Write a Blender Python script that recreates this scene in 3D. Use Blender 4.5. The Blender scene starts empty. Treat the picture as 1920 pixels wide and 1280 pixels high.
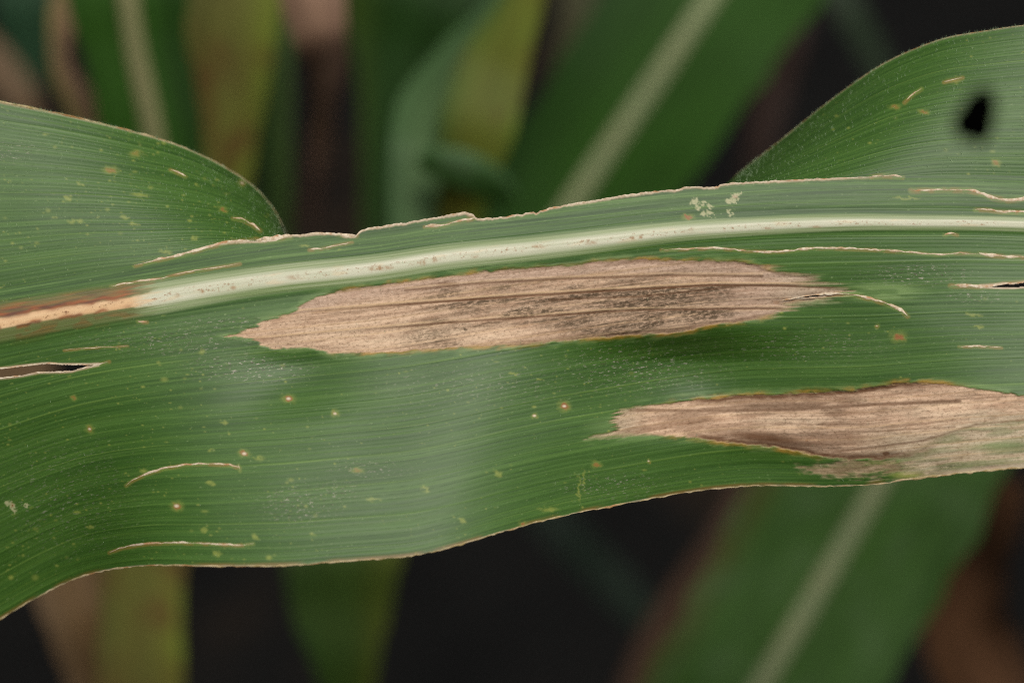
import bpy, math, random
import numpy as np
from mathutils import Matrix, Vector

# ------------------------------------------------------------------ camera, sky, sun, exposure
scene = bpy.context.scene
S = 0.085e-3          # metres per photograph pixel on the plane of focus
D0 = 0.43             # camera to leaf
PITCH = math.radians(42)   # the camera looks down at the leaf
CAM_H = 1.25

cam_data = bpy.data.cameras.new("Camera")
cam = bpy.data.objects.new("Camera", cam_data)
scene.collection.objects.link(cam)
cam.location = (0, 0, CAM_H)
cam.rotation_euler = (math.pi / 2 - PITCH, 0, 0)
cam_data.sensor_width = 36
cam_data.lens = 36 * D0 / (1920 * S)
cam_data.clip_start = 0.01
cam_data.clip_end = 200
cam_data.dof.use_dof = True
cam_data.dof.focus_distance = D0 + 0.001
cam_data.dof.aperture_fstop = 9.0
scene.camera = cam

SUN_EL, SUN_AZ = math.radians(69), math.radians(160)   # azimuth clockwise from +Y
world = bpy.data.worlds.new("World"); scene.world = world; world.use_nodes = True
wn = world.node_tree.nodes; wl = world.node_tree.links
sky = wn.new("ShaderNodeTexSky"); sky.sky_type = 'NISHITA'; sky.sun_disc = False
sky.sun_elevation = SUN_EL; sky.sun_rotation = SUN_AZ
sky.air_density = 1.0; sky.dust_density = 6.0; sky.ozone_density = 1.0
hsv = wn.new("ShaderNodeHueSaturation"); hsv.inputs['Saturation'].default_value = 0.3
wl.new(sky.outputs[0], hsv.inputs['Color'])
wl.new(hsv.outputs[0], wn["Background"].inputs[0])
wn["Background"].inputs[1].default_value = 0.05

sun_d = bpy.data.lights.new("Sun", 'SUN'); sun_d.energy = 1.5; sun_d.angle = math.radians(16)
sun_d.color = (1.0, 0.95, 0.86)
sun = bpy.data.objects.new("Sun", sun_d); scene.collection.objects.link(sun)
sd = Vector((math.sin(SUN_AZ) * math.cos(SUN_EL), math.cos(SUN_AZ) * math.cos(SUN_EL), math.sin(SUN_EL)))
sun.rotation_euler = sd.to_track_quat('Z', 'Y').to_euler()

vs = scene.view_settings
vs.view_transform = 'Standard'; vs.look = 'None'; vs.gamma = 1; vs.use_curve_mapping = False
vs.exposure = 0.7
scene.cycles.use_denoising = False
scene.cycles.pixel_filter_type = 'BLACKMAN_HARRIS'; scene.cycles.filter_width = 1.15
scene.cycles.max_bounces = 6

# ------------------------------------------------------------------ frames and helpers
FRAME = Matrix.Translation(cam.location) @ cam.rotation_euler.to_matrix().to_4x4() @ Matrix.Translation((0, 0, -D0))
rng = np.random.default_rng(7); random.seed(7)

def unproj(px, py, z):
    """photo pixel and depth z (metres toward the camera from the focal plane) -> leaf frame point"""
    px = np.asarray(px, float); py = np.asarray(py, float); z = np.asarray(z, float) + 0 * px
    k = S * (D0 - z) / D0
    return np.stack([(px - 960) * k, (640 - py) * k, z], -1)

_TAB = rng.random((256, 256))
def vnoise(x, y, seed=0):
    x = np.asarray(x, float) + seed * 17.31; y = np.asarray(y, float) + seed * 9.73
    xi = np.floor(x).astype(int); yi = np.floor(y).astype(int)
    fx = x - xi; fy = y - yi
    fx = fx * fx * (3 - 2 * fx); fy = fy * fy * (3 - 2 * fy)
    g = lambda a, b: _TAB[a & 255, b & 255]
    return ((g(xi, yi) * (1 - fx) + g(xi + 1, yi) * fx) * (1 - fy) +
            (g(xi, yi + 1) * (1 - fx) + g(xi + 1, yi + 1) * fx) * fy)
def fbm(x, y, o=3, seed=0):
    r = 0; a = 1; n = 0
    for i in range(o):
        r = r + a * vnoise(np.asarray(x) * 2 ** i, np.asarray(y) * 2 ** i, seed + i * 3); n += a; a *= .5
    return r / n
def sstep(a, b, x):
    t = np.clip((np.asarray(x, float) - a) / (b - a), 0, 1); return t * t * (3 - 2 * t)
def curve(pts):
    """smooth monotone-ish interpolation through points (pchip)"""
    p = np.array(pts, float); xs, ys = p[:, 0], p[:, 1]
    h = np.diff(xs); d = np.diff(ys) / h; m = np.zeros_like(xs)
    m[0], m[-1] = d[0], d[-1]
    for i in range(1, len(xs) - 1):
        if d[i - 1] * d[i] > 0:
            w1 = 2 * h[i] + h[i - 1]; w2 = h[i] + 2 * h[i - 1]
            m[i] = (w1 + w2) / (w1 / d[i - 1] + w2 / d[i])
    def f(x):
        x = np.asarray(x, float); xc = np.clip(x, xs[0], xs[-1])
        i = np.clip(np.searchsorted(xs, xc) - 1, 0, len(h) - 1)
        t = (xc - xs[i]) / h[i]
        return ((1 + 2 * t) * (1 - t) ** 2 * ys[i] + t * (1 - t) ** 2 * h[i] * m[i] +
                t * t * (3 - 2 * t) * ys[i + 1] + t * t * (t - 1) * h[i] * m[i + 1])
    return f
def smooth(f, sigma):
    g = np.arange(-700, 2700, 2.0); k = np.exp(-.5 * (np.arange(-3 * sigma, 3 * sigma + 1, 2.0) / sigma) ** 2); k /= k.sum()
    y = f(g); n = len(k) // 2
    yy = np.convolve(np.concatenate([np.full(n, y[0]), y, np.full(n, y[-1])]), k, 'valid')[:len(g)]
    return lambda x: np.interp(x, g, yy)
def poly_sdf(px, py, poly):
    """signed distance, positive inside"""
    P = np.array(poly, float); Q = np.roll(P, -1, 0)
    d = np.full(px.shape, 1e9); ins = np.zeros(px.shape, bool)
    for (ax, ay), (bx, by) in zip(P, Q):
        ex, ey = bx - ax, by - ay
        t = np.clip(((px - ax) * ex + (py - ay) * ey) / (ex * ex + ey * ey + 1e-9), 0, 1)
        d = np.minimum(d, np.hypot(px - ax - t * ex, py - ay - t * ey))
        if by != ay:
            c = ((ay > py) != (by > py)) & (px < (bx - ax) * (py - ay) / (by - ay) + ax)
            ins ^= c
    return np.where(ins, d, -d)

def make_mesh(name, verts, faces, mat, smooth=True, attrs=None, normals=None):
    me = bpy.data.meshes.new(name)
    verts = np.ascontiguousarray(verts, np.float32); faces = np.ascontiguousarray(faces, np.int32)
    k = faces.shape[1]
    me.vertices.add(len(verts)); me.vertices.foreach_set("co", verts.ravel())
    me.loops.add(faces.size); me.loops.foreach_set("vertex_index", faces.ravel())
    me.polygons.add(len(faces))
    me.polygons.foreach_set("loop_start", np.arange(0, faces.size, k, dtype=np.int32))
    me.polygons.foreach_set("loop_total", np.full(len(faces), k, np.int32))
    me.update(calc_edges=True)
    me.polygons.foreach_set("use_smooth", np.full(len(faces), smooth))
    for an, (typ, data) in (attrs or {}).items():
        a = me.attributes.new(an, typ, 'POINT')
        a.data.foreach_set({'FLOAT_COLOR': 'color', 'FLOAT_VECTOR': 'vector', 'FLOAT': 'value'}[typ],
                           np.ascontiguousarray(data, np.float32).ravel())
    if normals is not None:
        me.normals_split_custom_set_from_vertices(normals.astype(np.float32))
    me.materials.append(mat)
    return me
def grid_faces(nr, nc):
    i = np.arange(nr * nc).reshape(nr, nc)
    return np.stack([i[:-1, :-1], i[1:, :-1], i[1:, 1:], i[:-1, 1:]], -1).reshape(-1, 4)
def thing(name, label, cat, base, group=None):
    o = bpy.data.objects.new(name, None); scene.collection.objects.link(o)
    o.empty_display_size = 0.01
    o.matrix_world = FRAME @ Matrix.Translation(Vector(base))
    o['label'] = label; o['category'] = cat
    if group: o['group'] = group
    o['_b'] = list(map(float, base))
    return o
def part(name, parent, verts, faces, mat, label=None, **kw):
    verts = np.asarray(verts, float) - np.array(list(parent['_b']))
    o = bpy.data.objects.new(name, make_mesh(name, verts, faces, mat, **kw))
    scene.collection.objects.link(o); o.parent = parent
    if label: o['label'] = label
    return o

# ------------------------------------------------------------------ material node helper
class NT:
    def __init__(self, name):
        self.m = bpy.data.materials.new(name); self.m.use_nodes = True
        self.t = self.m.node_tree; self.n = self.t.nodes; self.l = self.t.links
        self.bsdf = self.n["Principled BSDF"]; self.out = self.n["Material Output"]
    def _in(self, sock, v):
        if isinstance(v, bpy.types.NodeSocket): self.l.new(v, sock)
        elif isinstance(v, tuple) and len(v) == 3 and sock.type == 'RGBA': sock.default_value = (*v, 1)
        else: sock.default_value = v
    def math(self, op, a, b=0.0, c=0.0, clamp=False):
        n = self.n.new("ShaderNodeMath"); n.operation = op; n.use_clamp = clamp
        for i, v in enumerate((a, b, c)): self._in(n.inputs[i], v)
        return n.outputs[0]
    def rand(self, v):
        n = self.n.new("ShaderNodeTexWhiteNoise"); n.noise_dimensions = '1D'; self._in(n.inputs['W'], v); return n.outputs['Value']
    def mul(self, a, b): return self.math('MULTIPLY', a, b)
    def add(self, a, b): return self.math('ADD', a, b)
    def step(self, a, b, x):
        n = self.n.new("ShaderNodeMapRange"); n.interpolation_type = 'SMOOTHSTEP'
        self._in(n.inputs['Value'], x); self._in(n.inputs['From Min'], a); self._in(n.inputs['From Max'], b)
        return n.outputs[0]
    def mix(self, f, a, b, mode='MIX'):
        n = self.n.new("ShaderNodeMix"); n.data_type = 'RGBA'; n.blend_type = mode
        self._in(n.inputs[0], f); self._in(n.inputs[6], a); self._in(n.inputs[7], b)
        return n.outputs[2]
    def attr(self, name):
        n = self.n.new("ShaderNodeAttribute"); n.attribute_name = name; return n
    def sep(self, v):
        n = self.n.new("ShaderNodeSeparateXYZ"); self._in(n.inputs[0], v); return n.outputs
    def comb(self, x, y, z=0.0):
        n = self.n.new("ShaderNodeCombineXYZ")
        for i, v in enumerate((x, y, z)): self._in(n.inputs[i], v)
        return n.outputs[0]
    def noise(self, vec, scale=1.0, detail=2.0, rough=0.5):
        n = self.n.new("ShaderNodeTexNoise"); self._in(n.inputs['Vector'], vec)
        n.inputs['Scale'].default_value = scale; n.inputs['Detail'].default_value = detail
        n.inputs['Roughness'].default_value = rough
        return n.outputs['Fac']
    def bump(self, h, strength, dist):
        n = self.n.new("ShaderNodeBump"); self._in(n.inputs['Height'], h)
        n.inputs['Strength'].default_value = strength; n.inputs['Distance'].default_value = dist
        self.l.new(n.outputs[0], self.bsdf.inputs['Normal']); return n.outputs[0]

# ------------------------------------------------------------------ materials
def leaf_tissue_material():
    N = NT("maize_leaf_tissue")
    co = N.attr("leafco"); s, t, w = N.sep(co.outputs['Vector'])
    m1 = N.attr("m1"); a1 = N.sep(m1.outputs['Vector']); grey = m1.outputs['Alpha']
    m2 = N.attr("m2"); a2 = N.sep(m2.outputs['Vector']); pale = m2.outputs['Alpha']
    m3 = N.attr("m3"); a3 = N.sep(m3.outputs['Vector']); dust = m3.outputs['Alpha']
    m4 = N.attr('m4'); lvein, cream, pinkg = N.sep(m4.outputs['Vector']); olive = m4.outputs['Alpha']
    les, brown, rim = a1; rib, ribbrown, dry = a2; yel, ring, white = a3
    # coordinates for streaks along the veins
    def st(fs, ft, off=0.0): return N.comb(N.mul(s, fs), N.mul(t, ft), off)
    # fine and main veins
    tj = N.add(t, N.mul(N.math('SUBTRACT', N.noise(N.comb(0.0, N.mul(t, 0.03), N.mul(s, 0.0006)), detail=1), 0.5), 22.0))
    ph = N.math('FRACT', N.math('DIVIDE', tj, 9.3))
    tri = N.math('PINGPONG', N.mul(ph, 1.0), 0.5)                     # 0 at the groove, .5 at the ridge
    groove = N.math('SUBTRACT', 1.0, N.step(0.0, 0.17, tri))
    dash = N.step(0.36, 0.62, N.noise(st(0.035, 0.30, 3.1), detail=3, rough=.65))
    r1 = N.rand(N.math('FLOOR', N.math('DIVIDE', tj, 9.3)))
    groove = N.mul(groove, N.mul(N.add(0.15, N.mul(dash, 0.85)), N.add(.25, N.mul(r1, .95))))
    tone = N.math('SUBTRACT', N.rand(N.math('FLOOR', N.add(N.math('DIVIDE', tj, 9.3), .5))), .5)
    ph2 = N.math('FRACT', N.math('DIVIDE', tj, 52.0))
    major = N.math('SUBTRACT', 1.0, N.step(0.0, 0.045, N.math('ABSOLUTE', N.math('SUBTRACT', ph2, 0.5))))
    mid = N.math('SUBTRACT', 1.0, N.step(0.0, 0.10, N.math('ABSOLUTE', N.math('SUBTRACT', N.math('FRACT', N.math('DIVIDE', tj, 26.0)), 0.5))))
    # green tissue
    big = N.noise(st(0.0035, 0.009, 1.7), detail=3)
    streak = N.noise(st(0.006, 0.22, 5.0), detail=3, rough=.6)
    fine = N.noise(st(0.07, 0.24, 9.0), detail=4, rough=.75)
    g = N.mix(N.step(.3, .7, big), (0.032, 0.088, 0.008), (0.049, 0.118, 0.0145))
    g = N.mix(N.mul(N.step(.35, .75, streak), 0.5), g, (0.070, 0.160, 0.024))
    g = N.mix(N.mul(N.math('SUBTRACT', 1.0, N.step(.25, .5, fine)), 0.5), g, (0.022, 0.066, 0.006))
    g = N.mix(N.mul(N.step(.58, .72, fine), 0.4), g, (0.095, 0.19, 0.045))
    g = N.mix(N.mul(N.math('ABSOLUTE', tone), .55), g, N.mix(N.step(-.02, .02, tone), (0.020, 0.066, 0.008), (0.085, 0.185, 0.035)))
    strip = N.mul(N.step(-6.0, -22.0, t), N.step(-520.0, -400.0, t))
    sn = N.noise(st(0.0022, 0.13, 120.0), detail=4, rough=.7)
    g = N.mix(N.mul(N.math('SUBTRACT', 1.0, N.step(.36, .52, sn)), N.add(.38, N.mul(strip, .6))), g, (0.018, 0.060, 0.006))
    g = N.mix(N.mul(N.step(.52, .66, sn), N.add(.25, N.mul(strip, .6))), g, (0.105, 0.20, 0.040))
    gk = N.math('SUBTRACT', 0.8, N.mul(w, 0.65))
    g = N.mix(N.mul(groove, gk), g, (0.016, 0.052, 0.006))
    g = N.mix(N.mul(mid, N.add(.14, N.mul(w, .16))), g, (0.11, 0.21, 0.03))
    mk = N.mul(major, N.mul(N.step(.3, .65, N.noise(st(0.004, 0.06, 17.0), detail=3)), N.add(.35, N.mul(N.rand(N.math('FLOOR', N.math('DIVIDE', tj, 52.0))), .65))))
    g = N.mix(N.mul(mk, 0.55), g, (0.17, 0.28, 0.05))
    # pale stressed tissue, yellow flecks
    g = N.mix(N.mul(pale, 0.6), g, (0.22, 0.33, 0.11))
    sp = N.step(.70, .78, N.noise(st(0.07, 0.12, 21.0), detail=2))
    g = N.mix(N.mul(sp, N.mul(w, 0.55)), g, (0.20, 0.27, 0.06))
    sp2 = N.step(.66, .74, N.noise(st(0.11, 0.2, 33.0), detail=2))
    g = N.mix(N.mul(sp2, 0.45), g, (0.20, 0.28, 0.11))
    g = N.mix(yel, g, (0.25, 0.29, 0.055))
    # dusty grey dashes lying between the veins
    dn = N.step(.58, .64, N.noise(st(0.09, 0.26, 14.0), detail=3, rough=.75))
    g = N.mix(N.mul(N.mul(dn, dust), 1.0), g, (0.40, 0.36, 0.30))
    dn2 = N.step(.56, .64, N.noise(st(0.08, 0.26, 41.0), detail=3, rough=.75))
    g = N.mix(N.mul(N.mul(dn2, dust), 0.8), g, (0.05, 0.035, 0.02))
    # lesion tissue
    l1 = N.noise(st(0.0035, 0.13, 2.0), detail=5, rough=.68)
    l2 = N.noise(st(0.10, 0.18, 6.0), detail=4, rough=.78)
    l3 = N.noise(st(0.005, 0.035, 8.0), detail=3)
    l4 = N.noise(st(0.16, 0.22, 88.0), detail=3, rough=.7)
    l5 = N.noise(st(0.028, 0.05, 131.0), detail=4, rough=.65)
    l1 = N.add(N.mul(l1, .6), N.mul(l5, .4))
    lc = N.mix(N.step(.30, .68, l1), (0.41, 0.25, 0.160), (0.80, 0.57, 0.395))
    lc = N.mix(N.mul(cream, N.step(.25, .7, l1)), lc, (0.82, 0.61, 0.42))
    lc = N.mix(N.mul(pinkg, .75), lc, N.mix(N.step(.3, .7, l1), (0.44, 0.295, 0.215), (0.70, 0.515, 0.40)))
    lc = N.mix(N.mul(olive, .75), lc, N.mix(N.step(.35, .65, l1), (0.33, 0.27, 0.165), (0.56, 0.48, 0.35)))
    lc = N.mix(N.mul(N.math('SUBTRACT', 1.0, N.step(.34, .50, l2)), 0.42), lc, (0.23, 0.14, 0.085))
    lc = N.mix(N.mul(N.step(.58, .70, l2), 0.55), lc, (0.76, 0.60, 0.43))
    lc = N.mix(N.mul(N.math('SUBTRACT', 1.0, N.step(.36, .46, l4)), .5), lc, (0.17, 0.11, 0.065))
    lc = N.mix(N.mul(N.step(.60, .70, l4), .35), lc, (0.80, 0.68, 0.54))
    lc = N.mix(N.mul(groove, 0.18), lc, (0.20, 0.12, 0.07))
    lc = N.mix(N.mul(mid, 0.30), lc, (0.62, 0.42, 0.22))
    gs = N.step(.36, .56, N.noise(st(0.007, 0.07, 77.0), detail=5, rough=.75))
    gn = N.step(.36, .56, N.noise(st(0.09, 0.2, 55.0), detail=3, rough=.8))
    gd = N.mul(grey, N.mul(N.add(.25, N.mul(gs, .75)), N.add(.3, N.mul(gn, .7))))
    fs = N.step(.52, .66, N.noise(st(0.004, 0.26, 101.0), detail=4, rough=.7))
    lc = N.mix(N.mul(fs, N.add(.2, N.mul(grey, .5))), lc, (0.15, 0.09, 0.05))
    lc = N.mix(N.mul(gd, 0.95), lc, (0.085, 0.060, 0.036))
    lc = N.mix(N.mul(brown, N.add(.68, N.mul(N.step(.3, .6, l1), .3))), lc, (0.125, 0.058, 0.028))
    lc = N.mix(N.mul(lvein, .6), lc, (0.60, 0.42, 0.24))
    rn = N.mul(rim, N.step(.3, .6, N.noise(st(0.03, 0.05, 61.0), detail=2)))
    g = N.mix(N.mul(rn, 0.85), g, (0.36, 0.20, 0.03))
    c = N.mix(les, g, lc)
    # ring spots
    c = N.mix(ring, c, (0.27, 0.105, 0.03))
    c = N.mix(white, c, (0.62, 0.52, 0.38))
    # midrib: R holds core/shoulder profile 0..1
    rs = N.noise(st(0.003, 0.22, 90.0), detail=4, rough=.65)
    shoulder = N.mix(N.step(.3, .7, rs), (0.16, 0.23, 0.075), (0.34, 0.39, 0.22))
    core = N.mix(N.step(.3, .7, N.noise(st(0.008, 0.12, 95.0), detail=3)), (0.54, 0.55, 0.39), (0.64, 0.63, 0.48))
    core = N.mix(N.mul(N.step(.55, .7, N.noise(st(0.018, 0.08, 99.0), detail=2)), .5), core, (0.68, 0.56, 0.36))
    left = N.math('SUBTRACT', 1.0, N.step(235.0, 300.0, N.add(s, N.mul(N.math('SUBTRACT', N.noise(st(0.02, 0.16, 18.0), detail=3), .5), 130.0))))
    core = N.mix(left, core, N.mix(N.noise(st(0.03, 0.1, 19.0), detail=2), (0.66, 0.38, 0.18), (0.80, 0.58, 0.34)))
    shoulder = N.mix(N.mul(left, .85), shoulder, (0.10, 0.125, 0.025))
    rc = N.mix(N.step(N.add(.42, N.mul(left, .27)), .80, rib), shoulder, core)
    rsp = N.step(.55, .62, N.noise(st(0.13, 0.16, 70.0), detail=3, rough=.75))
    rspm = N.step(.40, .55, N.noise(st(0.014, 0.03, 71.0), detail=2))
    rc = N.mix(N.mul(N.mul(N.mul(rsp, rspm), N.step(.6, .9, rib)), 0.75), rc, (0.30, 0.16, 0.07))
    c = N.mix(N.step(.0, .34, rib), c, rc)
    rb = N.mix(N.step(.3, .7, N.noise(st(0.02, 0.15, 73.0), detail=3)), (0.10, 0.026, 0.008), (0.30, 0.080, 0.012))
    rb = N.mix(left, (0.33, 0.165, 0.06), rb)
    c = N.mix(ribbrown, c, rb)
    # dry torn borders
    dc = N.mix(N.noise(st(0.05, 0.12, 44.0), detail=3), (0.36, 0.24, 0.15), (0.72, 0.62, 0.48))
    c = N.mix(dry, c, dc)
    b = N.bsdf
    N._in(b.inputs['Base Color'], c)
    dead = N.math('MAXIMUM', les, dry)
    rg = N.add(N.add(0.48, N.mul(dead, 0.35)), N.mul(N.math('SUBTRACT', streak, .5), .12))
    N._in(b.inputs['Roughness'], rg)
    N._in(b.inputs['Specular IOR Level'], N.math('SUBTRACT', 0.38, N.mul(dead, 0.28)))
    h = N.add(N.mul(tri, 1.0), N.mul(major, 0.8))
    h = N.math('SUBTRACT', h, N.mul(groove, .3))
    h = N.add(h, N.mul(fine, 0.30))
    h = N.add(h, N.mul(les, N.add(N.mul(l1, 1.6), N.mul(l2, 0.9))))
    N.bump(h, 0.26, 0.00009)
    tr = N.n.new("ShaderNodeBsdfTranslucent"); N._in(tr.inputs[0], c)
    ms = N.n.new("ShaderNodeMixShader"); ms.inputs[0].default_value = 0.17
    N.l.new(b.outputs[0], ms.inputs[1]); N.l.new(tr.outputs[0], ms.inputs[2]); N.l.new(ms.outputs[0], N.out.inputs[0])
    return N.m

def dry_material(name, lo, hi, mark, scale=2500):
    N = NT(name)
    g = N.n.new("ShaderNodeNewGeometry")
    n1 = N.noise(g.outputs['Position'], scale, 3, .65); n2 = N.noise(g.outputs['Position'], scale * .28, 2, .6)
    c = N.mix(N.step(.3, .7, n1), lo, hi)
    c = N.mix(N.mul(N.step(.52, .68, n2), .75), c, mark)
    N._in(N.bsdf.inputs['Base Color'], c); N.bsdf.inputs['Roughness'].default_value = .75
    N.bsdf.inputs['Specular IOR Level'].default_value = .25
    N.bump(n1, .4, .0001)
    return N.m

def bg_material(name, left, centre, right, blotch, amount, stripes=.3, rough=.6, trans=.2, edge=-.1):
    """tissue of a leaf standing behind: colour across the blade, withering in blotches, veins"""
    N = NT(name)
    co = N.attr("leafco"); s, t, u = N.sep(co.outputs['Vector'])    # s, t in millimetres, u -1..1
    c = N.mix(N.step(-1.0, edge, u), left, centre)
    c = N.mix(N.step(0.1, 1.0, u), c, right)
    v = N.noise(N.comb(N.mul(s, .02), N.mul(t, .9), 1.0), detail=2)
    c = N.mix(N.mul(N.step(.35, .7, v), stripes), c, tuple(min(1, x * 1.7 + .01) for x in centre))
    b = N.step(.46, .66, N.noise(N.comb(N.mul(s, .10), N.mul(t, .16), 4.0), detail=3, rough=.6))
    c = N.mix(N.mul(N.step(.4, .7, N.noise(N.comb(N.mul(s, .05), N.mul(t, .2), 14.0), detail=2)), .35), c, tuple(x * .45 for x in centre))
    c = N.mix(N.mul(b, amount), c, blotch)
    N._in(N.bsdf.inputs['Base Color'], c)
    N.bsdf.inputs['Roughness'].default_value = rough
    N.bsdf.inputs['Specular IOR Level'].default_value = .16
    N.bump(v, .4, .0004)
    tr = N.n.new("ShaderNodeBsdfTranslucent"); N._in(tr.inputs[0], c)
    ms = N.n.new("ShaderNodeMixShader"); ms.inputs[0].default_value = trans
    N.l.new(N.bsdf.outputs[0], ms.inputs[1]); N.l.new(tr.outputs[0], ms.inputs[2]); N.l.new(ms.outputs[0], N.out.inputs[0])
    return N.m

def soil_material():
    N = NT("canopy_shaded_soil"); g = N.n.new("ShaderNodeNewGeometry")
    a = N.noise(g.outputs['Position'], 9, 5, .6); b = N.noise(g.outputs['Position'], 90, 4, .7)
    c = N.mix(N.step(.3, .7, a), (0.0020, 0.0021, 0.0021), (0.0046, 0.0045, 0.0042))  # moist soil darkened beyond its own tone, standing in for canopy shade
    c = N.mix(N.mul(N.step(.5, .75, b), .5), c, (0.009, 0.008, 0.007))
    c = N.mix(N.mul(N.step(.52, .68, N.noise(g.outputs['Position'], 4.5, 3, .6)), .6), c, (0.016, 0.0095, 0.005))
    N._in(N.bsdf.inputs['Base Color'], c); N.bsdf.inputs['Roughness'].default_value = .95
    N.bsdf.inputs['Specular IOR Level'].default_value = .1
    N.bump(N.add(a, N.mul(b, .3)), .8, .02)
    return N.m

TISSUE = leaf_tissue_material()
DRY = dry_material("dry_torn_tissue", (0.40, 0.29, 0.18), (0.66, 0.57, 0.44), (0.38, 0.18, 0.065), 1500)
MARGIN = dry_material("leaf_margin_tissue", (0.27, 0.20, 0.08), (0.52, 0.42, 0.26), (0.27, 0.115, 0.03), 700)

# ------------------------------------------------------------------ ground
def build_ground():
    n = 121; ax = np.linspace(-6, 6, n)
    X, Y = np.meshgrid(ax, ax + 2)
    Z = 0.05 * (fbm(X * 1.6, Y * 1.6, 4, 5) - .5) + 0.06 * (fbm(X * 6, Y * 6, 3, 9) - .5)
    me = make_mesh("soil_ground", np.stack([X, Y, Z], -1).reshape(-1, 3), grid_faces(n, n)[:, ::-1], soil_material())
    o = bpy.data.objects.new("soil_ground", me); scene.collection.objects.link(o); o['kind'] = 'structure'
    o['label'] = 'soil far below the leaves, colour darkened for canopy shade'
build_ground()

# ------------------------------------------------------------------ the big leaf: outlines in photograph pixels
bottom = curve([(-320, 1330), (-150, 1238), (-40, 1182), (0, 1160), (50, 1130), (100, 1103), (160, 1078), (230, 1064), (300, 1059), (400, 1061),
                (520, 1060), (650, 1051), (760, 1043), (850, 1024), (950, 994), (1050, 968), (1150, 948),
                (1250, 929), (1350, 915), (1430, 910), (1520, 911), (1610, 910), (1700, 899), (1800, 887), (1920, 876),
                (2000, 868), (2260, 830)])
ribc = curve([(-320, 660), (-100, 622), (0, 606), (133, 584), (267, 562), (400, 540), (533, 521), (700, 502), (833, 483), (1000, 465),
              (1133, 450), (1200, 442), (1333, 429), (1500, 420), (1640, 417), (1780, 417), (1920, 421), (2260, 440)])
T_PTS = [(-320, 600), (0, 541), (130, 517), (255, 496), (330, 477), (400, 458), (440, 452), (482, 452), (500, 449), (525, 441), (560, 440),
         (600, 437), (632, 437), (648, 441), (664, 443), (672, 436), (680, 432), (740, 421), (800, 410), (850, 402), (872, 399), (886, 402),
         (891, 406), (896, 410), (930, 408), (975, 402), (1000, 398), (1006, 400), (1012, 396), (1060, 385), (1120, 374), (1180, 365),
         (1250, 357), (1278, 354), (1282, 351), (1345, 350), (1352, 346), (1400, 342), (1480, 338), (1560, 334), (1640, 331),
         (1700, 329), (1800, 328), (1920, 331), (2260, 350)]
_T = curve(T_PTS)
bottom_s = smooth(bottom, 50)
def tear(x):
    x = np.asarray(x, float)
    on = sstep(395, 440, x) * (1 - sstep(1500, 1640, x))
    return _T(x) + on * (1.8 * (vnoise(x / 11, 0 * x, 3) - .5) + 1.6 * (vnoise(x / 3.5, 0 * x, 4) - .5))
topm = curve([(-320, 120), (-100, 166), (0, 191), (90, 209), (170, 227), (250, 247), (330, 271), (390, 297), (440, 325), (480, 354), (512, 391),
              (532, 428), (543, 452), (560, 478), (620, 500), (760, 490), (900, 468), (1200, 402), (1310, 372), (1355, 350), (1385, 325),
              (1430, 290), (1480, 250), (1540, 202), (1600, 157), (1660, 118), (1720, 90), (1780, 70), (1850, 58), (1920, 48), (2000, 42), (2260, 60)])
# how far the lower margin swings to (+) or from (-) the camera, in pixels
swing = curve([(-320, -180), (-80, -190), (60, -160), (150, -90), (225, 10), (295, 85), (390, 122), (520, 132), (700, 132), (840, 118), (950, 76), (1050, 20),
               (1140, -26), (1250, -62), (1400, -80), (1550, -58), (1700, 5), (1850, 62), (1960, 85), (2260, 90)])
# how far the upper margin bends back, in pixels
backs = curve([(-320, 60), (0, 70), (200, 95), (330, 140), (440, 215), (540, 330), (640, 390), (900, 410), (1250, 400), (1380, 330),
               (1500, 240), (1640, 150), (1780, 90), (1920, 60), (2260, 40)])
swing = smooth(swing, 38); backs = smooth(backs, 40)
ribw = curve([(-320, 46), (0, 42), (300, 36), (500, 31), (800, 28), (1000, 27), (1200, 24), (1400, 20), (1700, 17), (1920, 16), (2260, 14)])

ribw = smooth(ribw, 60); ribs = smooth(ribc, 30); T_smooth = smooth(_T, 70)
def ztear(x): return -14.0 * np.ones_like(np.asarray(x, float))
def z_main(x, y):
    """depth in pixels of the main sheet at photo pixel x, y"""
    c = ribs(x); b = bottom_s(x); tt = T_smooth(x)
    v = np.clip((y - c) / (b - c), 0, 1.05)
    zl = 1.12 * swing(x) * v ** 1.45
    # shrunken dead tissue puckers the blade below the long blight patch
    g = np.exp(-((x - 1270) / 170) ** 2)
    zl += -50 * g * sstep(606, 682, y) + 46 * g * sstep(690, 850, y)
    g2 = np.exp(-((x - 560) / 90) ** 2)
    zl += -16 * g2 * sstep(630, 690, y) + 16 * g2 * sstep(700, 800, y)
    g3 = np.exp(-((x - 1500) / 150) ** 2)
    zl += -20 * g3 * sstep(800, 880, y)
    zl += 5.0 * (fbm(x / 210, v * 3.2, 2, 11) - .5) * sstep(0.05, .4, v) * 2
    zl += 12 * np.sin(x / 93.0 + v * 2.2) * v ** 2 * .35
    w = np.clip((c - y) / (c - tt), 0, 1.6)
    zu = ztear(x) * w ** 1.6
    z = np.where(y >= c, zl, zu)
    d = (y - c) / ribw(x)
    z = z + 3.8 * np.exp(-(d * 1.2) ** 2) - 1.0 * np.exp(-((d - 1.25) * 2.0) ** 2) - 1.0 * np.exp(-((d + 1.25) * 2.0) ** 2)
    return z
gap = smooth(lambda x: sstep(190, 460, x) * (1 - sstep(1500, 1760, x)), 40)
def z_upper(x, v):
    return ztear(x) - 9 * gap(x) - backs(x) * (0.25 * v + 0.75 * np.clip(v, 0, 1) ** 1.7) + 6 * (fbm(x / 160, v * 2, 2, 17) - .5) * v * 2
def y_upper(x, v):
    y0 = _T(x) + 26 * gap(x); y1 = topm(x)
    return y0 + (y1 - y0) * v

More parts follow.
